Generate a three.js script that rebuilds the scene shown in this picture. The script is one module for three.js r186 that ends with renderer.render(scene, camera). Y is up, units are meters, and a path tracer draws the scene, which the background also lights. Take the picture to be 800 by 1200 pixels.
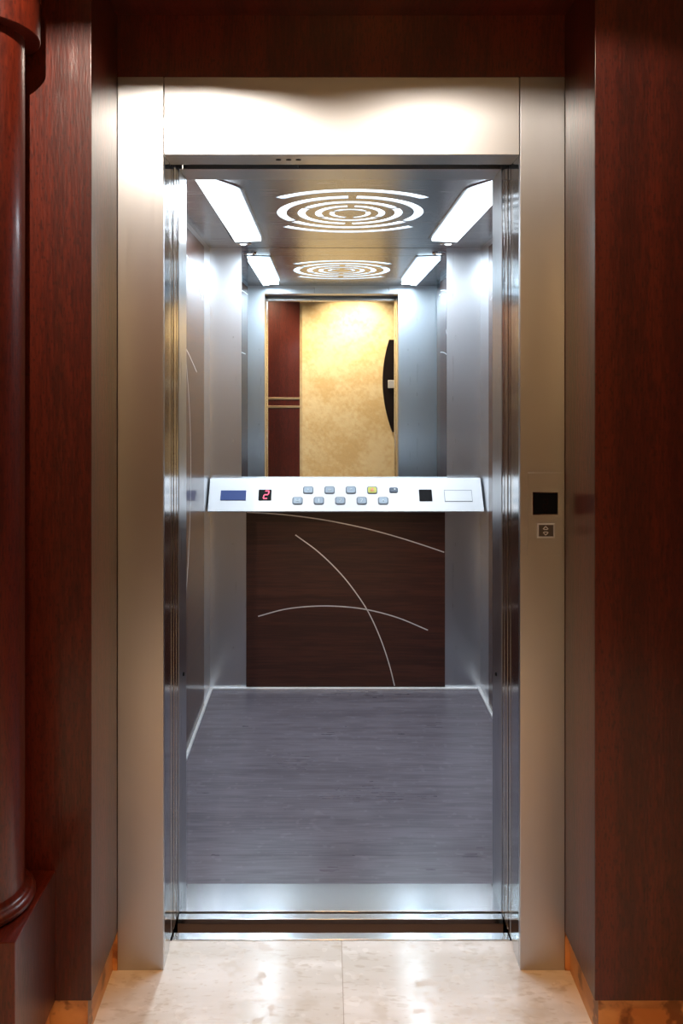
import * as THREE from 'three';
import { RoundedBoxGeometry } from 'three/addons/geometries/RoundedBoxGeometry.js';
import { mergeGeometries } from 'three/addons/utils/BufferGeometryUtils.js';
import { RectAreaLightUniformsLib } from 'three/addons/lights/RectAreaLightUniformsLib.js';

// ---------------------------------------------------------------- camera, sky, exposure
RectAreaLightUniformsLib.init();
const scene = new THREE.Scene();
scene.background = new THREE.Color(0x000000);          // indoors, no sky in sight
const CAM_Z = 1.933, EYE = 1.48;
const camera = new THREE.PerspectiveCamera(2 * Math.atan(600 / 900) * 180 / Math.PI, 800 / 1200, 0.02, 50);
camera.position.set(0, EYE, CAM_Z);
camera.lookAt(0, EYE, -5);
camera.setViewOffset(800, 1200, 19, 152, 800, 1200);   // shifted lens: upright verticals
const renderer = new THREE.WebGLRenderer();
renderer.toneMapping = THREE.LinearToneMapping;
renderer.toneMappingExposure = 1.0;
renderer.shadowMap.enabled = true;
const LAMP_WARM = new THREE.Color().setRGB(1.0, 0.72, 0.46), LAMP_AMBER_ADDED = new THREE.Color().setRGB(1.0, 0.46, 0.16), LAMP_HALOGEN = new THREE.Color().setRGB(1.0, 0.87, 0.72);
const LAMP_COOL = new THREE.Color().setRGB(0.80, 0.91, 1.0);
const DOWNLIGHT_CD = 9, HALOGEN_CD = 5.6, TUBE_NITS = 54, SPOT_CD = 0.6;

// ---------------------------------------------------------------- noise and textures
function rng(seed) { let s = seed >>> 0; return () => { s = (s + 0x6D2B79F5) >>> 0; let t = Math.imul(s ^ (s >>> 15), 1 | s); t = (t + Math.imul(t ^ (t >>> 7), 61 | t)) ^ t; return ((t ^ (t >>> 14)) >>> 0) / 4294967296; }; }
const LAT = new Float32Array(65536); { const r = rng(77); for (let i = 0; i < 65536; i++) LAT[i] = r(); }
const lat = (x, y, s) => LAT[(Math.imul(x, 73) + Math.imul(y, 9176) + Math.imul(s, 131071) + (x * y & 255)) & 65535];
function noise(u, v, px, py, s = 0) {                  // u, v in 0..1, px by py cells, wraps around
  const x = u * px, y = v * py, x0 = Math.floor(x), y0 = Math.floor(y);
  let fx = x - x0, fy = y - y0; fx = fx * fx * (3 - 2 * fx); fy = fy * fy * (3 - 2 * fy);
  const a = ((x0 % px) + px) % px, b = (a + 1) % px, c = ((y0 % py) + py) % py, d = (c + 1) % py;
  const p = lat(a, c, s), q = lat(b, c, s), r = lat(a, d, s), t = lat(b, d, s);
  return p + (q - p) * fx + (r - p) * fy + (p - q - r + t) * fx * fy;
}
function fbm(u, v, px, py, oct, s = 0) { let a = 0, k = 0.5, n = 0; for (let i = 0; i < oct; i++) { a += k * noise(u, v, px, py, s + i); n += k; k *= 0.5; px *= 2; py *= 2; } return a / n; }
function tex(w, h, perU, perV, fn, color = true) {     // perU, perV: metres covered by one repeat
  const d = new Uint8Array(w * h * 4);
  for (let y = 0, i = 0; y < h; y++) for (let x = 0; x < w; x++, i += 4) {
    const c = fn((x + 0.5) / w, (y + 0.5) / h);
    for (let k = 0; k < 3; k++) d[i + k] = Math.max(0, Math.min(255, c.length ? c[k] : c)); d[i + 3] = 255;
  }
  const t = new THREE.DataTexture(d, w, h, THREE.RGBAFormat);
  t.wrapS = t.wrapT = THREE.RepeatWrapping; t.magFilter = THREE.LinearFilter; t.minFilter = THREE.LinearMipmapLinearFilter; t.generateMipmaps = true;
  t.repeat.set(1 / perU, 1 / perV); if (color) t.colorSpace = THREE.SRGBColorSpace; t.needsUpdate = true; return t;
}
const mix3 = (a, b, t) => [a[0] + (b[0] - a[0]) * t, a[1] + (b[1] - a[1]) * t, a[2] + (b[2] - a[2]) * t];
const sst = (a, b, x) => { x = Math.max(0, Math.min(1, (x - a) / (b - a))); return x * x * (3 - 2 * x); };

// mahogany veneer, grain upright
const mahoganyMap = tex(768, 1024, 0.8, 1.8, (u, v) => {
  const warp = (fbm(u, v, 3, 2, 3, 5) - 0.5) * 0.05;
  const band = fbm(u + warp, v, 14, 1, 4, 11), fine = noise(u + warp * 0.5, v, 230, 60, 21), pore = noise(u, v, 420, 220, 31);
  let c = mix3([66, 18, 8], [93, 29, 13], sst(0.25, 0.75, band * 0.65 + fine * 0.35));
  const p = sst(0.6, 0.9, pore) * 0.4; return mix3(c, [34, 9, 6], p);
});
const mahoganyBump = tex(512, 1024, 0.5, 1.0, (u, v) => 128 + 90 * (fbm(u, v, 130, 22, 2, 41) - 0.5) + 60 * (noise(u, v, 250, 70, 44) - 0.5), false);
// wenge laminate, grain level
const wengeMap = tex(1024, 512, 1.2, 0.6, (u, v) => {
  const w = (fbm(u, v, 2, 3, 3, 61) - 0.5) * 0.03;
  const g = fbm(u, v + w, 2, 34, 4, 67), f = noise(u, v + w, 16, 170, 71);
  return mix3([44, 19, 13], [66, 33, 23], sst(0.2, 0.8, g * 0.6 + f * 0.4));
});
// the car's floor covering: grey brown, level grain
const carFloorMap = tex(1024, 768, 1.4, 1.0, (u, v) => {
  const w = (fbm(u, v, 2, 3, 3, 81) - 0.5) * 0.03;
  const g = fbm(u, v + w, 3, 40, 4, 83), f = noise(u, v + w, 22, 220, 87), b = fbm(u, v, 5, 5, 4, 91);
  const c = mix3([84, 79, 87], [106, 101, 110], sst(0.2, 0.78, g * 0.5 + f * 0.38 + b * 0.12));
  return mix3(c, [132, 128, 136], sst(0.70, 0.86, fbm(u, v, 60, 60, 2, 97)) * 0.3);
});
const carFloorRough = tex(512, 512, 1.1, 0.9, (u, v) => 255 * (0.22 + 0.16 * fbm(u, v, 7, 9, 5, 101) + 0.05 * noise(u, v, 10, 140, 104)), false);
// travertine, bands level
const travMap = tex(1024, 1024, 1.25, 1.25, (u, v) => {
  const w = (fbm(u, v, 3, 4, 4, 111) - 0.5) * 0.10;
  const b = fbm(u + w * 0.4, v + w * 0.4, 4, 30, 5, 113), s = fbm(u, v, 26, 40, 3, 117), cl = fbm(u, v, 5, 7, 4, 121);
  let c = mix3([226, 223, 215], [245, 243, 238], sst(0.3, 0.7, b * 0.6 + cl * 0.4));
  c = mix3(c, [200, 190, 172], sst(0.58, 0.82, s) * 0.35);
  return mix3(c, [176, 164, 144], sst(0.62, 0.8, fbm(u + w, v + w * 0.5, 60, 200, 3, 127)) * 0.28);
});
const travRough = tex(512, 512, 1.25, 1.25, (u, v) => 255 * (0.10 + 0.10 * fbm(u, v, 14, 20, 4, 131) + 0.35 * sst(0.66, 0.8, fbm(u, v, 40, 60, 2, 133))), false);
const warmLitStoneMap = tex(512, 512, 0.6, 0.6, (u, v) => {  // skirting stone, warm lamp light put into its orange colour; mottles its own
  const b = fbm(u, v, 6, 14, 5, 141), s = fbm(u, v, 16, 16, 4, 143);
  let c = mix3([198, 128, 72], [228, 168, 106], sst(0.3, 0.7, b)); return mix3(c, [104, 58, 34], sst(0.58, 0.74, s) * 0.7);
});
// sponged cream plaster
const plasterMap = tex(1024, 1024, 1.6, 1.6, (u, v) => {
  const a = fbm(u, v, 6, 8, 5, 151), b = fbm(u, v, 50, 50, 3, 153);
  return mix3([230, 202, 150], [248, 230, 188], sst(0.28, 0.72, a * 0.62 + b * 0.38));
});
const plasterBump = tex(512, 512, 0.8, 0.8, (u, v) => 255 * fbm(u, v, 26, 26, 4, 161), false);
// brushed steel: streaks along v (upright) or along u (level)
const brush = (s, up) => tex(up ? 512 : 256, up ? 256 : 512, 0.5, 0.5, (u, v) => { const n = up ? noise(u, v, 250, 5, s) * 0.6 + noise(u, v, 90, 3, s + 1) * 0.4 : noise(u, v, 5, 250, s) * 0.6 + noise(u, v, 3, 90, s + 1) * 0.4; return 255 * (0.90 + 0.10 * n); }, false);
const brushUp = brush(171, true), brushLevel = brush(181, false);

// ---------------------------------------------------------------- materials
const phys = (o) => new THREE.MeshPhysicalMaterial(o);
const lin = (r, g, b) => new THREE.Color().setRGB(r, g, b);
const M = {
  mahogany: phys({ map: mahoganyMap, roughness: 0.42, bumpMap: mahoganyBump, bumpScale: 0.0006, specularIntensity: 0.8, clearcoat: 0.5, clearcoatRoughness: 0.18 }),
  frameSteel: phys({ color: lin(0.55, 0.55, 0.57), metalness: 1, roughness: 0.36, roughnessMap: brushUp, anisotropy: 0.35, anisotropyRotation: 0 }),
  headSteel: phys({ color: lin(0.55, 0.55, 0.57), metalness: 1, roughness: 0.44, roughnessMap: brushLevel }),
  revealSteel: phys({ color: lin(0.55, 0.56, 0.57), metalness: 1, roughness: 0.12 }),
  doorSteel: phys({ color: lin(0.56, 0.53, 0.50), metalness: 1, roughness: 0.16 }),
  plainSteel: phys({ color: lin(0.56, 0.54, 0.52), metalness: 1, roughness: 0.3 }),
  carSteel: phys({ color: lin(0.56, 0.58, 0.61), metalness: 1, roughness: 0.30, roughnessMap: brushUp }),
  ceilingSteel: phys({ color: lin(0.56, 0.58, 0.61), metalness: 1, roughness: 0.28, roughnessMap: brushLevel }),
  aluminium: phys({ color: lin(0.86, 0.87, 0.89), metalness: 0.6, roughness: 0.42 }),
  consoleFace: phys({ color: lin(0.45, 0.46, 0.48), metalness: 0.3, roughness: 0.45 }),
  sillSteel: phys({ color: lin(0.88, 0.89, 0.90), metalness: 1, roughness: 0.17, roughnessMap: brushLevel }),
  apronBrown: phys({ color: lin(0.22, 0.15, 0.11), roughness: 0.6 }),
  sillGroove: phys({ color: lin(0.42, 0.35, 0.29), metalness: 0.5, roughness: 0.6 }),
  wenge: phys({ map: wengeMap, roughness: 0.34 }),
  wengeGloss: phys({ map: wengeMap, roughness: 0.34, specularIntensity: 0.4, clearcoat: 0.55, clearcoatRoughness: 0.07 }),
  carFloor: phys({ map: carFloorMap, roughness: 1, roughnessMap: carFloorRough }),
  trav: phys({ map: travMap, roughness: 1, roughnessMap: travRough }),
  grout: phys({ color: lin(0.42, 0.36, 0.29), roughness: 0.9 }),
  amber: phys({ map: warmLitStoneMap, roughness: 0.35 }),  // amber tone stands for warm light on the stone
  plaster: phys({ map: plasterMap, roughness: 0.8, bumpMap: plasterBump, bumpScale: 0.002 }),
  ceilingPaint: phys({ color: lin(0.34, 0.30, 0.25), roughness: 0.9 }),
  mirror: phys({ color: lin(0.80, 0.90, 0.95), metalness: 1, roughness: 0.0 }),
  inlay: phys({ color: lin(0.74, 0.74, 0.75), metalness: 0.6, roughness: 0.35 }),
  brass: phys({ color: lin(0.85, 0.60, 0.36), metalness: 1, roughness: 0.3 }),
  darkLacquer: phys({ color: lin(0.012, 0.008, 0.008), roughness: 0.3 }),
  black: phys({ color: lin(0.003, 0.003, 0.004), roughness: 0.5, specularIntensity: 0.15 }),
  concrete: phys({ color: lin(0.33, 0.32, 0.30), roughness: 0.9 }),
  button: phys({ color: lin(0.20, 0.25, 0.30), metalness: 0.2, roughness: 0.4 }),
  buttonBrown: phys({ color: lin(0.06, 0.045, 0.035), roughness: 0.5 }),
  buttonRim: phys({ color: lin(0.10, 0.12, 0.15), roughness: 0.5 }),
  buttonYellow: phys({ color: lin(0.38, 0.39, 0.05), roughness: 0.4 }),
  buttonNavy: phys({ color: lin(0.015, 0.035, 0.07), roughness: 0.4 }),
  mark: phys({ color: lin(0.36, 0.42, 0.46), roughness: 0.5 }),
  markRed: phys({ color: lin(0.6, 0.2, 0.1), roughness: 0.5 }),
  lcd: phys({ color: lin(0.02, 0.035, 0.12), roughness: 0.4, specularIntensity: 0.3, emissive: lin(0.015, 0.03, 0.09), emissiveIntensity: 1 }),
  redLed: phys({ color: lin(0.3, 0.01, 0.03), roughness: 0.4, emissive: lin(1.0, 0.06, 0.18), emissiveIntensity: 1.1 }),
  dimRed: phys({ color: lin(0.009, 0.002, 0.002), roughness: 0.6, specularIntensity: 0.15 }),
  lens: phys({ color: lin(0.9, 0.9, 0.9), roughness: 0.6, emissive: LAMP_COOL, emissiveIntensity: 3.0 }),
  slotGlow: phys({ color: lin(0.9, 0.9, 0.9), roughness: 0.6, emissive: LAMP_COOL, emissiveIntensity: 2.2 }),
  spotGlow: phys({ color: lin(0.9, 0.9, 0.9), roughness: 0.6, emissive: LAMP_COOL, emissiveIntensity: 4.0 }),
  warmGlow: phys({ color: lin(0.9, 0.9, 0.9), roughness: 0.6, emissive: LAMP_WARM, emissiveIntensity: 6.0 }),
  addedAmberGlow: phys({ color: lin(0.9, 0.9, 0.9), roughness: 0.6, emissive: LAMP_AMBER_ADDED, emissiveIntensity: 6.0 }),
  halogenGlow: phys({ color: lin(0.9, 0.9, 0.9), roughness: 0.6, emissive: LAMP_HALOGEN, emissiveIntensity: 6.0 }),
  chrome: phys({ color: lin(0.7, 0.7, 0.72), metalness: 1, roughness: 0.12 }),
};

// ---------------------------------------------------------------- helpers
const used = {};
function numbered(n) { used[n] = (used[n] ?? -1) + 1; return used[n] ? n + '_' + String(used[n]).padStart(3, '0') : n; }
function metricUV(g) {                                 // texture coordinates in metres, by the way each face points
  g = g.index ? g.toNonIndexed() : g;
  const p = g.attributes.position, uv = new Float32Array(p.count * 2);
  const a = new THREE.Vector3(), b = new THREE.Vector3(), c = new THREE.Vector3();
  for (let i = 0; i < p.count; i += 3) {
    a.fromBufferAttribute(p, i); b.fromBufferAttribute(p, i + 1).sub(a); c.fromBufferAttribute(p, i + 2).sub(a); b.cross(c);
    const nx = Math.abs(b.x), ny = Math.abs(b.y), nz = Math.abs(b.z);
    for (let k = i; k < i + 3; k++) {
      const x = p.getX(k), y = p.getY(k), z = p.getZ(k);
      const [u, v] = ny >= nx && ny >= nz ? [x, z] : nx > nz ? [z, y] : [x, y];
      uv[k * 2] = u; uv[k * 2 + 1] = v;
    }
  }
  g.setAttribute('uv', new THREE.BufferAttribute(uv, 2)); return g;
}
function box(x0, x1, y0, y1, z0, z1, r = 0) {
  const w = x1 - x0, h = y1 - y0, d = z1 - z0;
  const g = r ? new RoundedBoxGeometry(w, h, d, 2, Math.min(r, w / 2.01, h / 2.01, d / 2.01)) : new THREE.BoxGeometry(w, h, d);
  g.translate((x0 + x1) / 2, (y0 + y1) / 2, (z0 + z1) / 2); return metricUV(g);
}
function mesh(name, geo, mat, parent) {
  const g = Array.isArray(geo) ? mergeGeometries(geo.map((q) => { q = q.index ? q.toNonIndexed() : q; for (const k of Object.keys(q.attributes)) if (!['position', 'normal', 'uv'].includes(k)) q.deleteAttribute(k); return q; })) : geo;
  const m = new THREE.Mesh(g, mat); m.name = parent ? name : numbered(name); m.castShadow = m.receiveShadow = true;
  (parent ?? scene).add(m); return m;
}
function tag(o, label, category, group) { o.userData.label = label; if (category) o.userData.category = category; if (group) o.userData.group = group; return o; }
function thing(name, label, category, at = [0, 0, 0], group) { const g = new THREE.Group(); g.name = numbered(name); g.position.set(...at); scene.add(g); return tag(g, label, category, group); }
function struct(name, geo, mat, label, category) { const m = geo ? mesh(name, geo, mat) : new THREE.Group(); if (!geo) { m.name = numbered(name); scene.add(m); } m.userData.kind = 'structure'; if (label) m.userData.label = label; if (category) m.userData.category = category; return m; }
const Zd = (d) => CAM_Z - d;                           // depth in front of the lens, as a place in the room

// key dimensions
const OPEN_L = -0.407, OPEN_R = 0.490, NICHE_L = -0.523, NICHE_R = 0.603, FRONT = 0.214, HEAD = 2.053, FRAME_TOP = 2.249, SOFFIT = 2.404;
const CAR_L = -0.557, CAR_R = 0.749, CAR_BACK = -1.777, CAR_FRONT = -0.32, CAR_TOP = 2.128, CAR_HEAD = 2.074;
const LOB_L = -1.7, LOB_R = 1.7, LOB_BACK = 2.6, LOB_TOP = 2.55;

// ---------------------------------------------------------------- lobby shell
{
  const fl = struct('floor', null, null, 'polished cream travertine tile floor of the lobby', 'floor');
  mesh('grout_bed', box(LOB_L, LOB_R, -0.08, -0.0025, -0.100, LOB_BACK), M.grout, fl);
  const T = 0.6, J = 0.0008, xs = [], zs = [];
  for (let x = 0.043 - 3 * T; x < LOB_R; x += T) xs.push(x);
  for (let z = 0.235 - T; z < LOB_BACK; z += T) zs.push(z);
  for (const x of xs) for (const z of zs) {
    const x0 = Math.max(x + J, LOB_L), x1 = Math.min(x + T - J, LOB_R), z0 = Math.max(z + J, -0.102), z1 = Math.min(z + T - J, LOB_BACK);
    if (x1 - x0 < 0.02 || z1 - z0 < 0.02) continue;
    const g = box(x0, x1, -0.02, 0, z0, z1), uv = g.attributes.uv, ox = (Math.round(x * 31 + z * 17) % 7) * 0.171, oz = (Math.round(x * 13 + z * 29) % 5) * 0.233;
    for (let i = 0; i < uv.count; i++) uv.setXY(i, uv.getX(i) + ox, uv.getY(i) + oz);
    mesh('tile', g, M.trav, fl);
  }
}
struct('wall_left', box(LOB_L, NICHE_L, 0.095, LOB_TOP, -0.03, FRONT, 0.002), M.mahogany, 'glossy mahogany wall beside the round column', 'wall');
struct('wall_right', box(NICHE_R, LOB_R, 0.095, LOB_TOP, -0.03, FRONT, 0.002), M.mahogany, 'glossy mahogany wall beside the call button side of the lift', 'wall');
struct('wall_back', box(NICHE_L, NICHE_R, FRAME_TOP, LOB_TOP, -0.06, -0.001), M.mahogany, 'dark mahogany fascia above the steel lift frame', 'wall');
struct('trim_1', box(NICHE_L, NICHE_R, SOFFIT, LOB_TOP, 0, FRONT - 0.002), M.mahogany, 'dark mahogany soffit over the lift recess', 'soffit');
struct('baseboard_left', [box(LOB_L, NICHE_L - 0.012, 0, 0.095, 0.001, FRONT - 0.012), box(NICHE_L - 0.04, NICHE_L, 0, 0.095, -0.02, 0.001)], M.amber, 'stone skirting tinted amber for warm lamp light under the mahogany wall by the column', 'baseboard');
struct('baseboard_right', [box(NICHE_R + 0.012, LOB_R, 0, 0.095, 0.001, FRONT - 0.012), box(NICHE_R, NICHE_R + 0.04, 0, 0.095, -0.02, 0.001)], M.amber, 'stone skirting tinted amber for warm lamp light under the mahogany wall by the call buttons', 'baseboard');
struct('ceiling', box(LOB_L, LOB_R, LOB_TOP, LOB_TOP + 0.08, -0.06, LOB_BACK + 0.1), M.ceilingPaint, 'plain lobby ceiling', 'ceiling');
struct('wall_lobby_left', box(LOB_L - 0.1, LOB_L, 0, LOB_TOP, 0.0, LOB_BACK), M.mahogany, 'mahogany end wall of the lobby past the column', 'wall');
struct('wall_lobby_right', box(LOB_R, LOB_R + 0.1, 0, LOB_TOP, 0.0, LOB_BACK), M.mahogany, 'mahogany end wall of the lobby past the call buttons', 'wall');
struct('wall_front', box(LOB_L - 0.1, LOB_R + 0.1, 0, LOB_TOP, LOB_BACK, LOB_BACK + 0.1), M.plaster, 'cream sponged plaster wall seen in the mirror', 'wall');

// the wall facing the lift, seen in the mirror, with one added dark board
{
  const t = thing('wood_wall_panel', 'tall mahogany wall panel with two brass strips reflected in the mirror', 'wall panel', [0, 0, 0]);
  const D = 5.487 + LOB_BACK - 0.03, s = D / 900, xr = (351 - 381) * s;
  mesh('board', box(LOB_L + 0.002, xr, 0.0, 2.5, LOB_BACK - 0.03, LOB_BACK - 0.0005, 0.003), M.mahogany, t);
  for (const py of [466.8, 476.6]) mesh('brass_strip', box(LOB_L + 0.002, xr + 0.001, EYE - (py - 448) * s - 0.011, EYE - (py - 448) * s + 0.011, LOB_BACK - 0.036, LOB_BACK - 0.0295, 0.002), M.brass, t);
  const w = thing('added_wall_panel', 'broad plain mahogany panel added on the wall facing the lift to darken the frame reflections', 'wall panel');
  mesh('board', box(0.82, LOB_R - 0.002, 0.0, 2.5, LOB_BACK - 0.03, LOB_BACK - 0.0005, 0.003), M.mahogany, w);  // added unseen board, darkens what the steel frame reflects
  const h = thing('handle_panel', 'black lens-shaped wall panel with a pale knob reflected in the mirror', 'door handle', [0, 0, 0]);
  const xl = (447.5 - 381) * s, yt = EYE + 49.5 * s, yb = EYE - 58 * s, ym = (yt + yb) / 2, hh = (yt - yb) / 2, xe = xl + 0.16;
  const sh = new THREE.Shape(); sh.moveTo(xl + 0.075, ym + hh); sh.quadraticCurveTo(xl - 0.075, ym, xl + 0.11, ym - hh); sh.lineTo(xe, ym - hh); sh.lineTo(xe, ym + hh); sh.closePath();
  const g = new THREE.ExtrudeGeometry(sh, { depth: 0.03, bevelEnabled: true, bevelSize: 0.003, bevelThickness: 0.003, bevelSegments: 2, curveSegments: 24 }); g.translate(0, 0, LOB_BACK - 0.034);
  mesh('plate', metricUV(g), M.darkLacquer, h);
  const kx = (459 - 381) * s; const k = mesh('knob', box(kx - 0.045, kx + 0.045, EYE - 0.062, EYE + 0.022, LOB_BACK - 0.075, LOB_BACK - 0.036, 0.006), M.aluminium, h); k.userData.label = 'pale square knob';
}

// ---------------------------------------------------------------- lobby downlights (above the frame's edge)
{
  // x, z, candela, half cone, aim, what it hangs over
  const spots = [[-0.45, 1.0, HALOGEN_CD * 1.1, 50, [-0.42, 2.1, 0], 'aimed at the frame near the column', LAMP_HALOGEN, M.halogenGlow],
    [0.36, 1.0, HALOGEN_CD * 0.32, 46, [0.55, 2.1, 0], 'aimed at the call buttons', LAMP_HALOGEN, M.halogenGlow],
    [0.04, 1.25, DOWNLIGHT_CD * 1.15, 36, [0.04, 0, 1.0], 'added over the middle of the stone floor to warm its corners', LAMP_AMBER_ADDED, M.addedAmberGlow],  // added lamp, unseen, throws orange light on the recess floor corners
    [-0.70, 2.1, DOWNLIGHT_CD * 0.9, 58, [-0.70, 1.35, 2.6], 'before the mahogany panel', LAMP_WARM, M.warmGlow], [0.30, 2.1, DOWNLIGHT_CD * 1.2, 58, [0.30, 1.35, 2.6], 'before the cream plaster', LAMP_WARM, M.warmGlow]];
  for (const [x, z, cd, cone, aim, where, colour, glow] of spots) {
    const t = thing('ceiling_downlight', 'round canned downlight on the lobby ceiling ' + where, 'downlight', [x, LOB_TOP, z], 'lobby downlights');
    const can = new THREE.LatheGeometry([[0.044, 0], [0.048, -0.050], [0.050, -0.052], [0.054, -0.050], [0.056, 0]].map(([a, b]) => new THREE.Vector2(a, b)), 40); mesh('can', can, M.black, t);
    const disc = new THREE.CylinderGeometry(0.026, 0.026, 0.003, 32); disc.translate(0, -0.026, 0); mesh('lamp_glass', disc, glow, t);
    const back = new THREE.CylinderGeometry(0.044, 0.044, 0.002, 32); back.translate(0, -0.023, 0); mesh('baffle', back, M.black, t);
    const l = new THREE.SpotLight(colour, cd, 0, cone * Math.PI / 180, 0.9, 2); l.position.set(x, LOB_TOP - 0.0355, z); l.target.position.set(...aim);
    l.castShadow = true; l.shadow.radius = 0.12; l.name = 'downlight_beam'; scene.add(l); scene.add(l.target);
  }
}

// ---------------------------------------------------------------- steel landing frame
{
  const t = thing('lift_door_frame', 'wide brushed stainless steel frame around the lift opening', 'door frame');
  const jamb = (xo, xi, s) => [box(Math.min(xo, xi), Math.max(xo, xi), 0, FRAME_TOP, -0.014, 0, 0.0015)];
  mesh('jamb', jamb(NICHE_L + 0.0003, OPEN_L, 1), M.frameSteel, t);
  mesh('jamb', jamb(NICHE_R - 0.0003, OPEN_R, -1), M.frameSteel, t);
  mesh('head', box(OPEN_L + 0.001, OPEN_R - 0.001, HEAD, FRAME_TOP, -0.0145, -0.0015, 0.0015), M.headSteel, t);
  mesh('reveal', box(OPEN_L - 0.02, OPEN_L, 0, HEAD + 0.02, -0.070, -0.0142), M.revealSteel, t);
  mesh('reveal', box(OPEN_R, OPEN_R + 0.02, 0, HEAD + 0.02, -0.070, -0.0142), M.revealSteel, t);
  const hr = mesh('head_reveal', box(OPEN_L + 0.0005, OPEN_R - 0.0005, HEAD, HEAD + 0.016, -0.088, -0.0147), M.plainSteel, t);
  for (const px of [326, 338, 349.5]) { const g = new THREE.CylinderGeometry(0.006, 0.006, 0.001, 16); g.scale(1.2, 1, 1); g.translate((px - 381) * 1.973 / 900, HEAD - 0.0004, -0.044); mesh('hole', g, M.black, hr); }
}
// shaft wall behind the frame, hidden pocket of the doors
struct('wall_shaft', [box(LOB_L, OPEN_L - 0.5, -0.3, LOB_TOP, -0.30, -0.06), box(OPEN_R + 0.5, LOB_R, -0.3, LOB_TOP, -0.30, -0.06), box(OPEN_L - 0.5, OPEN_R + 0.5, 2.16, LOB_TOP, -0.205, -0.062)], M.concrete, 'concrete shaft wall around the door pocket', 'wall');

// retracted door leaves: only their closing edges show
function leaf(name, x0, x1, z0, z1, label, edgeX) {
  const t = thing(name, label, 'door leaf', [0, 0, 0], name === 'landing_door_leaf' ? 'open landing door leaves' : 'open car door leaves');
  const e = edgeX > 0 ? x1 : x0, ins = 0.004 * edgeX;
  mesh('panel', box(Math.min(x0, x1) + (edgeX < 0 ? 0.006 : 0), Math.max(x0, x1) - (edgeX > 0 ? 0.006 : 0), 0.004, 2.066, z0, z1), M.doorSteel, t);
  const strip = (za, zb) => box(Math.min(e - 0.006 * edgeX, e), Math.max(e - 0.006 * edgeX, e), 0.004, 2.066, za, zb, 0.0012);
  const w = z1 - z0; mesh('edge_strip', strip(z0, z0 + w * 0.36), M.revealSteel, t); mesh('edge_strip', strip(z1 - w * 0.52, z1), M.doorSteel, t);
}
leaf('landing_door_leaf', -0.80, OPEN_L - 0.002, -0.131, -0.074, 'landing door leaf slid open into the jamb on the column side', 1);
leaf('landing_door_leaf', OPEN_R + 0.002, 0.88, -0.131, -0.074, 'landing door leaf slid open into the jamb with the call buttons', -1);
leaf('car_door_leaf', -0.80, OPEN_L - 0.001, -0.197, -0.138, 'lift car door leaf slid open behind the jamb on the column side', 1);
leaf('car_door_leaf', OPEN_R + 0.001, 0.88, -0.197, -0.138, 'lift car door leaf slid open behind the jamb with the call buttons', -1);

// sills
{
  const t = thing('landing_sill', 'bright metal landing sill strip at the edge of the stone floor', 'sill');
  mesh('nosing', box(OPEN_L, OPEN_R, -0.03, 0.002, -0.126, -0.104, 0.001), M.sillSteel, t);
  mesh('edge_rib', box(OPEN_L, OPEN_R, -0.075, -0.001, -0.133, -0.1262), M.sillSteel, t);
  const c = thing('car_sill', 'bright steel car threshold plate with two ribs in front of the lift floor', 'sill');
  mesh('rib', box(OPEN_L, OPEN_R, -0.012, 0.001, -0.205, -0.183, 0.001), M.sillSteel, c);
  const ap = mesh('apron', box(OPEN_L, OPEN_R, -0.30, -0.0121, -0.200, -0.185), M.apronBrown, c); ap.userData.label = 'brown apron below the threshold';  // plain brown face under the front rib
  const h = mesh('groove', box(OPEN_L, OPEN_R, -0.04, -0.028, -0.214, -0.2051), M.sillGroove, c); h.userData.label = 'narrow groove';
  mesh('rib', box(OPEN_L, OPEN_R, -0.04, 0.001, -0.232, -0.2141, 0.001), M.sillSteel, c);
  mesh('plate', box(OPEN_L, OPEN_R, -0.04, 0.0005, -0.333, -0.2325), M.sillSteel, c);
}

// ---------------------------------------------------------------- the lift car: shell
{
  const fw = struct('wall_car_front', null, null, 'steel front returns and transom of the lift car', 'wall');
  mesh('return_panel', box(CAR_L - 0.02, OPEN_L, 0, CAR_TOP + 0.02, CAR_FRONT, -0.203, 0.001), M.carSteel, fw);
  mesh('return_panel', box(OPEN_R, CAR_R + 0.02, 0, CAR_TOP + 0.02, CAR_FRONT, -0.203, 0.001), M.carSteel, fw);
  for (const [X, s] of [[OPEN_L, 1], [OPEN_R, -1]]) { const g = new THREE.CylinderGeometry(0.005, 0.006, 0.003, 12); g.rotateZ(-s * Math.PI / 2); g.translate(X + s * 0.0014, 0.644, -0.268); mesh('bolt', g, M.black, fw); }
  mesh('transom', box(OPEN_L, OPEN_R, CAR_HEAD, CAR_TOP + 0.02, CAR_FRONT, -0.210, 0.001), M.carSteel, fw);
}
struct('wall_car_left', box(CAR_L - 0.03, CAR_L, -0.04, CAR_TOP + 0.06, CAR_BACK, CAR_FRONT), M.carSteel, 'brushed steel wall of the lift car on the column side', 'wall');
struct('wall_car_right', box(CAR_R, CAR_R + 0.03, -0.04, CAR_TOP + 0.06, CAR_BACK, CAR_FRONT), M.carSteel, 'brushed steel wall of the lift car on the call button side', 'wall');
struct('wall_car_back', box(CAR_L - 0.03, CAR_R + 0.03, -0.04, CAR_TOP + 0.06, CAR_BACK - 0.03, CAR_BACK), M.carSteel, 'brushed steel back wall of the lift car', 'wall');
struct('roof_car', box(CAR_L - 0.03, CAR_R + 0.03, CAR_TOP + 0.06, CAR_TOP + 0.08, CAR_BACK - 0.03, CAR_FRONT), M.concrete, 'roof closing the top of the lift car', 'roof');
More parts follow.
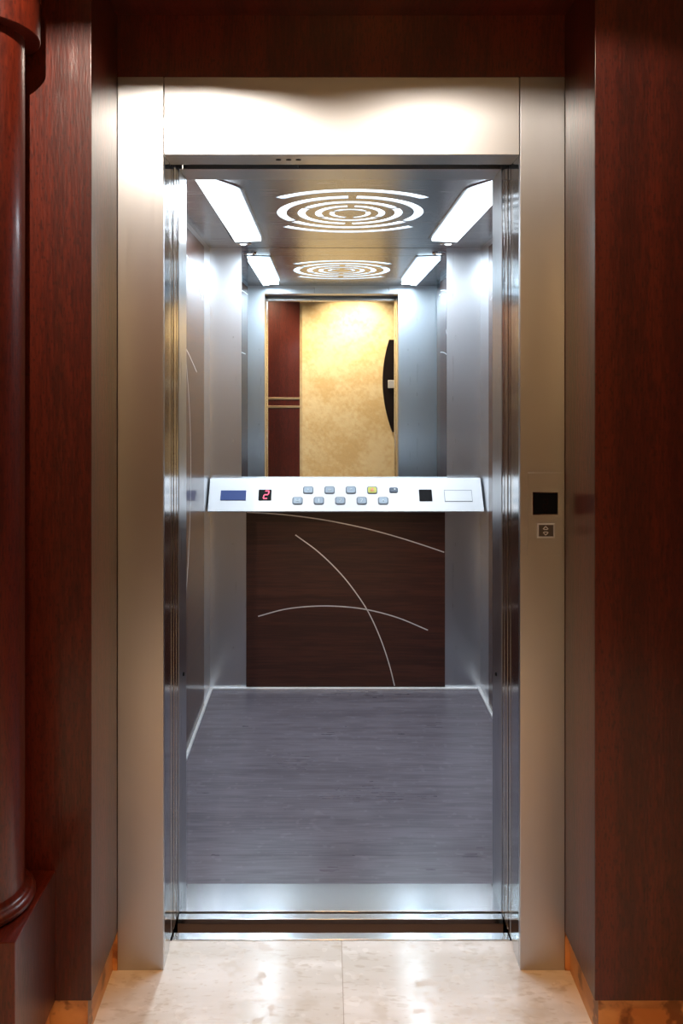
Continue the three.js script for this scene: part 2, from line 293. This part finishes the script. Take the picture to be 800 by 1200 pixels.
{
  const f = struct('floor_car', null, null, 'dark grey-brown wood grain floor of the lift car', 'floor');
  mesh('floor_sheet', box(CAR_L, CAR_R, -0.03, 0, -0.4705, -0.3332), M.carFloor, f);
  mesh('floor_sheet', box(CAR_L, CAR_R, -0.03, 0, CAR_BACK, -0.4712), M.carFloor, f);
}
const bb = (n, g, w) => struct(n, g, M.aluminium, 'bright aluminium floor edging along the ' + w + ' of the lift car', 'baseboard');
bb('baseboard_car_left', box(CAR_L, CAR_L + 0.016, 0, 0.010, CAR_BACK, CAR_FRONT, 0.002), 'column side wall');
bb('baseboard_car_right', box(CAR_R - 0.016, CAR_R, 0, 0.010, CAR_BACK, CAR_FRONT, 0.002), 'call button side wall');
bb('baseboard_car_back', box(CAR_L + 0.016, CAR_R - 0.016, 0, 0.010, CAR_BACK, CAR_BACK + 0.016, 0.002), 'back wall');

// ceiling with cut-out rosette
const ROSE_X = 0.095, ROSE_Z = Zd(2.95);
const CEIL_F = Zd(2.45), CEIL_B = Zd(3.47);
function arcShape(r, w, a0, a1, grow = 0) {            // angles from the front, in degrees; shape in x, z about the rosette
  const R0 = r - w / 2 - grow, R1 = r + w / 2 + grow, n = Math.max(8, Math.ceil(Math.abs(a1 - a0) / 4)), pts = [];
  const e = grow / r; const A0 = a0 * Math.PI / 180 - e, A1 = a1 * Math.PI / 180 + e;
  for (let i = 0; i <= n; i++) { const a = A0 + (A1 - A0) * i / n; pts.push(new THREE.Vector2(R1 * Math.sin(a), R1 * Math.cos(a))); }
  for (let i = n; i >= 0; i--) { const a = A0 + (A1 - A0) * i / n; pts.push(new THREE.Vector2(R0 * Math.sin(a), R0 * Math.cos(a))); }
  return pts;
}
const ARCS = [[0.356, 0.036, -46, 46], [0.356, 0.036, 133, 227],
  [0.262, 0.035, 3.2, 120], [0.262, 0.035, -120, -3.2], [0.262, 0.035, 124, 236],
  [0.186, 0.029, -60, 60], [0.186, 0.029, 64, 175.5], [0.186, 0.029, -175.5, -64],
  [0.122, 0.025, 6, 118], [0.122, 0.025, -118, -6], [0.122, 0.025, 125, 235],
  [0.070, 0.018, -54, 54], [0.070, 0.018, 66, 168], [0.070, 0.018, -168, -66]];
{
  const c = struct('ceiling_car', null, null, 'dark brushed steel ceiling of the lift car with cut-out arcs', 'ceiling');
  mesh('ceiling_strip', box(CAR_L, CAR_R, CAR_TOP, CAR_TOP + 0.004, CEIL_F + 0.0015, CAR_FRONT), M.ceilingSteel, c);
  mesh('ceiling_strip', box(CAR_L, CAR_R, CAR_TOP, CAR_TOP + 0.004, CAR_BACK, CEIL_B - 0.0015), M.ceilingSteel, c);
  const sh = new THREE.Shape([[CAR_L, CEIL_B + 0.0015], [CAR_R, CEIL_B + 0.0015], [CAR_R, CEIL_F - 0.0015], [CAR_L, CEIL_F - 0.0015]].map(([x, z]) => new THREE.Vector2(x, z)));
  for (const [r, w, a, b] of ARCS) sh.holes.push(new THREE.Path(arcShape(r, w, a, b).map((p) => new THREE.Vector2(p.x + ROSE_X, p.y + ROSE_Z))));
  const g = new THREE.ExtrudeGeometry(sh, { depth: 0.004, bevelEnabled: false }); g.rotateX(Math.PI / 2); g.translate(0, CAR_TOP + 0.004, 0);
  mesh('ceiling_sheet', metricUV(g), M.ceilingSteel, c);
  const t = thing('rosette_light', 'round backlit ceiling rosette of concentric white arcs', 'ceiling light', [ROSE_X, CAR_TOP, ROSE_Z]);
  for (const [r, w, a, b] of ARCS) { const q = new THREE.ExtrudeGeometry(new THREE.Shape(arcShape(r, w, a, b, 0.0015)), { depth: 0.003, bevelEnabled: false }); q.rotateX(Math.PI / 2); q.translate(0, 0.0072, 0); mesh('light_slot', metricUV(q), M.slotGlow, t); }
}
// two long lamps and four spots
for (const s of [-1, 1]) {
  const t = thing('ceiling_lamp', 'long white glowing ceiling lamp along the ' + (s < 0 ? 'column' : 'call button') + ' side of the lift car', 'ceiling lamp', [ROSE_X + s * 0.443, CAR_TOP, ROSE_Z], 'long lamps in the car ceiling');
  // outline seen from below: x outwards, z to the front
  const O = 0.060, I = -0.060, F = 0.600, B = -0.500;
  const outline = (g) => [[O + g, B - 0.03 - g], [O + g, F + g], [-0.018, F - 0.13 + g], [-0.045 - g, F - 0.195 + g], [I - g, F - 0.24 + g], [I - g, B - g]].map(([x, z]) => new THREE.Vector2(s * x, z));
  const lensG = new THREE.ExtrudeGeometry(new THREE.Shape(outline(0)), { depth: 0.010, bevelEnabled: true, bevelSize: 0.004, bevelThickness: 0.004, bevelSegments: 2, bevelOffset: -0.004 }); lensG.rotateX(Math.PI / 2); lensG.translate(0, -0.0005, 0);
  mesh('lamp_lens', metricUV(lensG), M.lens, t);
  const rs = new THREE.Shape(outline(0.014)); rs.holes.push(new THREE.Path(outline(0.0005)));
  const rg = new THREE.ExtrudeGeometry(rs, { depth: 0.004, bevelEnabled: false }); rg.rotateX(Math.PI / 2); rg.translate(0, 0, 0); mesh('rim', metricUV(rg), M.ceilingSteel, t);
  const l = new THREE.RectAreaLight(LAMP_COOL, TUBE_NITS, 0.10, 0.94); l.position.set(ROSE_X + s * 0.443, CAR_TOP - 0.017, ROSE_Z + 0.0); l.rotation.x = -Math.PI / 2; l.name = 'lamp_light'; scene.add(l);
}
for (const z of [-1.633, -0.43]) for (const s of [-1, 1]) {
  const t = thing('ceiling_spot', 'small round chrome spotlight in the lift ceiling ' + (z < -1 ? 'by the mirror' : 'by the door') + (s < 0 ? ' on the column side' : ' on the call button side'), 'spotlight', [ROSE_X + s * 0.475, CAR_TOP, z], 'small spots in the car ceiling');
  const rim = new THREE.LatheGeometry([[0.018, 0], [0.019, -0.007], [0.028, -0.010], [0.036, -0.006], [0.038, 0]].map(([a, b]) => new THREE.Vector2(a, b)), 28); mesh('bezel', rim, M.chrome, t);
  const g = new THREE.SphereGeometry(0.018, 20, 8, 0, Math.PI * 2, Math.PI / 2, Math.PI / 2); g.scale(1, 0.5, 1); g.translate(0, -0.003, 0); mesh('lamp_glass', g, M.spotGlow, t);
  const l = new THREE.SpotLight(LAMP_COOL, SPOT_CD, 0, 55 * Math.PI / 180, 0.6, 2); l.position.set(ROSE_X + s * 0.475, CAR_TOP - 0.016, z); l.target.position.set(ROSE_X + s * 0.475, 0, z); l.castShadow = true; l.shadow.radius = 0.8; l.name = 'spot_light'; scene.add(l); scene.add(l.target);
}

// ---------------------------------------------------------------- back wall: mirror, panel, console
const BX = (px) => (px - 381) / 242.6, BY = (py) => EYE - (py - 448) / 242.6;
{
  const t = thing('wall_mirror', 'tall mirror on the back wall of the lift above the control console', 'mirror');
  const x0 = BX(283), x1 = BX(523), b = 0.031, y0 = 0.985, y1 = CAR_TOP - 0.001, zf = CAR_BACK + 0.007;
  mesh('glass', box(x0 + b, x1 - b, y0, y1, CAR_BACK + 0.0005, zf), M.mirror, t);
  for (const [xa, xb, s] of [[x0, x0 + b, 1], [x1 - b, x1, -1]]) {
    const sh = new THREE.Shape([[xa, 0.0005], [xb, 0.0005], [xb, s > 0 ? 0.007 : 0.0064], [xa, s > 0 ? 0.0064 : 0.007]].map(([x, z]) => new THREE.Vector2(x, z)));
    const g = new THREE.ExtrudeGeometry(sh, { depth: y1 - y0, bevelEnabled: false }); g.rotateX(-Math.PI / 2); g.scale(1, 1, -1); g.translate(0, y0, CAR_BACK);
    const p = g.attributes.position.array; for (let i = 0; i < p.length; i += 9) for (let k = 0; k < 3; k++) { const q = p[i + 3 + k]; p[i + 3 + k] = p[i + 6 + k]; p[i + 6 + k] = q; }
    g.computeVertexNormals(); mesh('bevel', metricUV(g), M.mirror, t);
  }
}
function ribbon(points, w, h, place) {                 // a flat metal strip along a curve in a plane; points [a, b], place(a, b, out) -> Vector3
  const c = new THREE.CatmullRomCurve3(points.map(([a, b]) => new THREE.Vector3(a, b, 0))), n = 40, pos = [], P = c.getPoints(n), idx = [];
  for (let i = 0; i <= n; i++) {
    const q = P[Math.max(0, i - 1)], r = P[Math.min(n, i + 1)], tx = r.x - q.x, ty = r.y - q.y, L = Math.hypot(tx, ty), nx = -ty / L * w / 2, ny = tx / L * w / 2;
    for (const [sx, o] of [[-1, 0], [-1, h], [1, h], [1, 0]]) { const v = place(P[i].x + sx * nx, P[i].y + sx * ny, o); pos.push(v.x, v.y, v.z); }
    if (i) for (let k = 0; k < 3; k++) { const a = (i - 1) * 4 + k, b = i * 4 + k; idx.push(a, b, a + 1, a + 1, b, b + 1); }
  }
  idx.push(0, 1, 2, 0, 2, 3); const e = n * 4; idx.push(e, e + 2, e + 1, e, e + 3, e + 2);
  const g = new THREE.BufferGeometry(); g.setAttribute('position', new THREE.Float32BufferAttribute(pos, 3)); g.setIndex(idx);
  const q = g.toNonIndexed(); q.computeVertexNormals(); return metricUV(q);
}
{
  const t = thing('inlaid_wood_panel', 'dark brown wood panel with curved silver inlays below the control console', 'wall panel');
  const f = CAR_BACK + 0.006;
  mesh('board', box(BX(288.5), BX(521), 0.012, 1.0, CAR_BACK + 0.0005, f), M.wenge, t);
  const place = (a, b, o) => new THREE.Vector3(BX(a), BY(b), f - 0.0005 + o);
  mesh('inlay_strip', ribbon([[289.5, 600], [330, 602.6], [372, 607.8], [400, 612.8], [432, 619.9], [466, 629.2], [494, 638], [520, 646.8]], 1.25, 0.0012, place), M.inlay, t);
  mesh('inlay_strip', ribbon([[346, 626.5], [373, 646.5], [400, 673], [418, 696], [432, 718], [446, 749], [456, 779], [462, 803]], 1.25, 0.0012, place), M.inlay, t);
  mesh('inlay_strip', ribbon([[302.5, 721.8], [335, 713.3], [372, 709.8], [402, 710.5], [430, 714], [466, 723.5], [501, 738]], 1.25, 0.0012, place), M.inlay, t);
}
for (const s of [-1, 1]) {                             // side panels of the same laminate
  const X = s < 0 ? CAR_L : CAR_R, f = 0.005;
  const t = thing('inlaid_side_panel', 'tall dark panel with thin curved inlays on the ' + (s < 0 ? 'column' : 'call button') + ' side of the lift', 'wall panel', [0, 0, 0], 'side panels of the car');
  mesh('board', box(Math.min(X - s * 0.0005, X - s * f), Math.max(X - s * 0.0005, X - s * f), 0.012, CAR_TOP - 0.03, -1.565, CAR_FRONT - 0.03), M.wengeGloss, t);
  const place = (z, y, o) => new THREE.Vector3(X - s * (f - 0.0005 + o), y, z);
  const flip = (pts) => s > 0 ? pts.slice().reverse() : pts;
  mesh('inlay_strip', ribbon(flip([[-0.45, 2.05], [-0.8, 2.04], [-1.124, 1.986], [-1.365, 1.916], [-1.52, 1.85]]), 0.006, 0.001, place), M.inlay, t);
  mesh('inlay_strip', ribbon(flip([[-0.60, 1.66], [-0.86, 1.66], [-1.124, 1.609], [-1.25, 1.567], [-1.365, 1.524]]), 0.006, 0.001, place), M.inlay, t);
  mesh('inlay_strip', ribbon(flip([[-0.95, 1.79], [-1.124, 1.541], [-1.20, 1.33], [-1.22, 1.13], [-1.20, 0.92], [-1.142, 0.704], [-1.0, 0.45]]), 0.006, 0.001, place), M.inlay, t);
}
{
  const t = thing('control_console', 'white slanted control console with buttons across the back of the lift', 'control panel');
  const zt = Zd(3.67), yt = 1.017, zb = Zd(3.587), yb = 0.878, x0 = -0.549, x1 = 0.741;
  const sh = new THREE.Shape([[CAR_BACK + 0.0075, yt + 0.004], [zt - 0.004, yt + 0.004], [zt, yt], [zb, yb], [zb - 0.004, yb - 0.005], [CAR_BACK + 0.0075, yb - 0.005]].map(([z, y]) => new THREE.Vector2(-z, y)));
  const g = new THREE.ExtrudeGeometry(sh, { depth: x1 - x0, bevelEnabled: false }); g.rotateY(Math.PI / 2); g.translate(x0, 0, 0);
  mesh('housing', metricUV(g), M.consoleFace, t);
  const th = Math.atan2(zb - zt, yt - yb), L = Math.hypot(zb - zt, yt - yb), cy = (yt + yb) / 2, cz = (zt + zb) / 2;
  const put = (m, px, py, out = 0) => {                // on the slanted face
    const s = (py - 562) / 37, d = 3.67 - 0.083 * s, ly = (0.5 - s) * L;
    m.position.set((px - 381) * d / 900, cy + ly * Math.cos(th) + out * Math.sin(th), cz - ly * Math.sin(th) + out * Math.cos(th)); m.rotation.x = -th; return m;
  };
  const rb = (w, h, d, r) => metricUV(new RoundedBoxGeometry(w, h, d, 3, r));
  const pill = (w, h, d, r, bev = 0.0015) => { const q = new THREE.Shape(), a = w / 2 - bev, b = h / 2 - bev; q.moveTo(-a + r, -b); q.lineTo(a - r, -b); q.quadraticCurveTo(a, -b, a, -b + r); q.lineTo(a, b - r); q.quadraticCurveTo(a, b, a - r, b); q.lineTo(-a + r, b); q.quadraticCurveTo(-a, b, -a, b - r); q.lineTo(-a, -b + r); q.quadraticCurveTo(-a, -b, -a + r, -b); return metricUV(new THREE.ExtrudeGeometry(q, { depth: d, bevelEnabled: true, bevelSize: bev, bevelThickness: bev, bevelSegments: 2, curveSegments: 5 })); };
  const rim = pill(0.049, 0.039, 0.001, 0.010), cap = pill(0.041, 0.031, 0.002, 0.008);
  const bar = (w, h, r = 0) => { const q = new THREE.BoxGeometry(w, h, 0.0012); q.rotateZ(r); return metricUV(q); };
  const marks = {
    a: [[bar(0.012, 0.003, 0.8), 0, 0], [bar(0.012, 0.003, -0.8), 0, 0]], b: [[bar(0.014, 0.003, 0), 0, 0.001], [bar(0.007, 0.003, 0), 0, -0.004]], c: [[bar(0.012, 0.003, 0.3), 0, 0.004]],
    bell: [[bar(0.012, 0.010, 0.785), 0, 0.002], [bar(0.020, 0.0035, 0), 0, -0.006]], navy: [[bar(0.008, 0.008, 0), 0.006, 0.004]],
    d: [[bar(0.003, 0.016, 0), -0.008, 0], [bar(0.010, 0.003, 0), 0, -0.002], [bar(0.003, 0.016, 0), 0.008, 0]], e: [[bar(0.004, 0.018, 0), 0, 0]], f: [[bar(0.003, 0.018, -0.5), 0, 0], [bar(0.012, 0.003, 0), -0.001, 0.008]],
    g: [[bar(0.012, 0.003, 0.5), 0, 0.002], [bar(0.008, 0.003, -0.6), 0, -0.004]], h: [[bar(0.003, 0.012, 0.5), 0.003, 0], [bar(0.003, 0.012, -0.5), -0.003, 0]],
  };
  const keys = [[361, 575, 'button', 'a'], [386, 575, 'button', 'b'], [411, 575, 'button', 'c'], [436, 575, 'buttonYellow', 'bell'], [461, 575, 'buttonNavy', 'navy'],
    [348.5, 587.3, 'button', 'd'], [373.5, 587.3, 'button', 'e'], [398.5, 587.3, 'button', 'f'], [423.7, 587.3, 'button', 'f'], [448.8, 587.3, 'button', 'h']];
  for (const [px, py, m, k] of keys) {
    const b = put(mesh('button', rim, m === 'buttonNavy' ? M.buttonNavy : M.buttonRim, t), px, py, 0.0005);
    if (m !== 'button') b.userData.label = m === 'buttonYellow' ? 'yellow alarm button' : 'dark blue key switch';
    if (m === 'buttonNavy') b.scale.set(0.85, 0.72, 1);
    const c = mesh('cap', cap, M[m], b); c.position.z = 0.002;
    for (const [q, x, y] of marks[k]) { const e = mesh('mark', q, k === 'bell' ? M.markRed : M.mark, b); e.position.set(x, y, 0.0072); }
  }
  tag(put(mesh('screen', rb(0.120, 0.050, 0.006, 0.002), M.lcd, t), 273.3, 581, 0.001), 'blue display window');
  const dd = tag(put(mesh('digit_display', rb(0.061, 0.055, 0.006, 0.003), M.black, t), 310.4, 580.6, 0.001), 'black display with a red figure 2');
  // seven-segment 2, leaning
  const seg = (w, h, x, y) => { const q = new THREE.BoxGeometry(w, h, 0.001); q.translate(x, y, 0); return q; };
  const two = mergeGeometries([seg(0.018, 0.0055, 0, 0.019), seg(0.0055, 0.016, 0.0095, 0.0095), seg(0.018, 0.0055, 0, 0), seg(0.0055, 0.016, -0.0095, -0.0095), seg(0.018, 0.0055, 0, -0.019)]);
  two.applyMatrix4(new THREE.Matrix4().set(1, 0.22, 0, 0, 0, 1, 0, 0, 0, 0, 1, 0, 0, 0, 0, 1));
  const fig = mesh('led_figure', metricUV(two), M.redLed, dd); fig.position.set(0.006, 0, 0.0038);
  tag(put(mesh('sensor_window', rb(0.061, 0.059, 0.006, 0.004), M.black, t), 498.5, 581, 0.001), 'black square sensor window');
  // outlined blank plate
  const pl = tag(put(mesh('blank_plate', rb(0.128, 0.055, 0.004, 0.001), M.consoleFace, t), 536.7, 581.5, 0.0), 'plain rectangular plate with a thin dark outline');
  mesh('outline', [[0.1305, 0.0014, 0, 0.0283], [0.1305, 0.0014, 0, -0.0283], [0.0014, 0.058, 0.0646, 0], [0.0014, 0.058, -0.0646, 0]].map(([w, h, x, y]) => { const q = new THREE.BoxGeometry(w, h, 0.004); q.translate(x, y, 0.0002); return metricUV(q); }), M.buttonRim, pl);
}

// ---------------------------------------------------------------- call station on the frame
{
  const FX = (px) => (px - 381) / 465.6, FY = (py) => EYE - (py - 448) / 465.6;
  const t = thing('call_station', 'steel call plate with black display and arrow button on the lift frame', 'call button');
  mesh('plate', box(FX(618), FX(659.6), FY(651), FY(553.8), 0.0002, 0.0022, 0.0008), M.frameSteel, t);
  const d = tag(mesh('display', box(FX(624), FX(652.5), FY(602.3), FY(577), 0.002, 0.0045, 0.0012), M.black, t), 'black glass floor display');
  mesh('display_rim', [box(FX(623.2), FX(653.2), FY(577), FY(576.2), 0.002, 0.005), box(FX(623.2), FX(653.2), FY(603.1), FY(602.3), 0.002, 0.005), box(FX(623.2), FX(624), FY(602.3), FY(577), 0.002, 0.005), box(FX(652.5), FX(653.3), FY(602.3), FY(577), 0.002, 0.005)], M.chrome, t);
  const q = (w, h, x, y) => { const g = new THREE.BoxGeometry(w, h, 0.0006); g.translate(x, y, 0); return g; };
  const fig = mergeGeometries([q(0.012, 0.003, 0, 0.012), q(0.003, 0.010, 0.006, 0.006), q(0.012, 0.003, 0, 0), q(0.003, 0.010, -0.006, -0.006), q(0.012, 0.003, 0, -0.012)]); fig.translate(FX(638.5), FY(591), 0.0047);
  mesh('figure', metricUV(fig), M.dimRed, d);
  const b = mesh('button', box(FX(630.3), FX(647.8), FY(628.3), FY(614.6), 0.002, 0.0038, 0.001), M.buttonBrown, t); b.userData.label = 'dark call button with up and down arrows';
  const fr = [box(FX(629), FX(649), FY(614.6), FY(613), 0.002, 0.0062, 0.0006), box(FX(629), FX(649), FY(630), FY(628.4), 0.002, 0.0062, 0.0006), box(FX(629), FX(630.4), FY(629), FY(614), 0.002, 0.0062, 0.0006), box(FX(647.6), FX(649), FY(629), FY(614), 0.002, 0.0062, 0.0006)];
  mesh('button_rim', fr, M.inlay, t);
  const bar = (x, y, r) => { const g = new THREE.BoxGeometry(0.0095, 0.0019, 0.0012); g.rotateZ(r); g.translate(FX(638.6) + x, FY(621.6) + y, 0.0042); return metricUV(g); };
  mesh('arrow', [bar(-0.0033, 0.0075, 0.85), bar(0.0033, 0.0075, -0.85), bar(0, 0.0032, 0)], M.inlay, b);
  mesh('arrow', [bar(-0.0033, -0.0075, -0.85), bar(0.0033, -0.0075, 0.85), bar(0, -0.0032, 0)], M.inlay, b);
}

// ---------------------------------------------------------------- round wooden column on its pedestal
{
  const r = 0.083, px0 = -0.830, px1 = -0.604, pz0 = FRONT + 0.0005, pz1 = 0.437, cx = (px0 + px1) / 2, cz = (pz0 + pz1) / 2, top = 0.388;
  const t = thing('wooden_column', 'glossy round mahogany column with square pedestal standing against the wall', 'column', [cx, 0, cz]);
  const ped = mesh('pedestal', box(px0 - cx, px1 - cx, 0.095, top, pz0 - cz, pz1 - cz, 0.002), M.mahogany, t);
  mesh('plinth', box(px0 - cx + 0.012, px1 - cx - 0.012, 0, 0.095, pz0 - cz, pz1 - cz - 0.012), M.amber, ped);
  const lathe = (pts, n = 64) => { const g = new THREE.LatheGeometry(pts.map(([a, b]) => new THREE.Vector2(a, b)), n); const uv = g.attributes.uv, p = g.attributes.position; for (let i = 0; i < uv.count; i++) uv.setXY(i, uv.getX(i) * 2 * Math.PI * r, p.getY(i)); return g; };
  mesh('shaft', lathe([[r, top + 0.001], [r, 2.204]]), M.mahogany, t);
  const ring = []; for (let i = 0; i <= 16; i++) { const a = -Math.PI / 2 + Math.PI * i / 16; ring.push([0.092 + 0.013 * Math.cos(a), top + 0.0135 + 0.013 * Math.sin(a)]); } ring.push([0.086, top + 0.030], [r, top + 0.040]);
  mesh('base_ring', lathe([[r - 0.005, top + 0.0005], ...ring]), M.mahogany, t);
  mesh('capital', lathe([[r - 0.01, 2.204], [0.112, 2.204], [0.114, 2.206], [0.114, LOB_TOP - 0.001]]), M.mahogany, t);
}

// set every group built in room coordinates at its own base
for (const o of scene.children) if (o.isGroup && o.position.lengthSq() === 0) {
  const b = new THREE.Box3().setFromObject(o), c = new THREE.Vector3((b.min.x + b.max.x) / 2, b.min.y, (b.min.z + b.max.z) / 2);
  o.position.copy(c); for (const k of o.children) k.position.sub(c);
}
renderer.render(scene, camera);
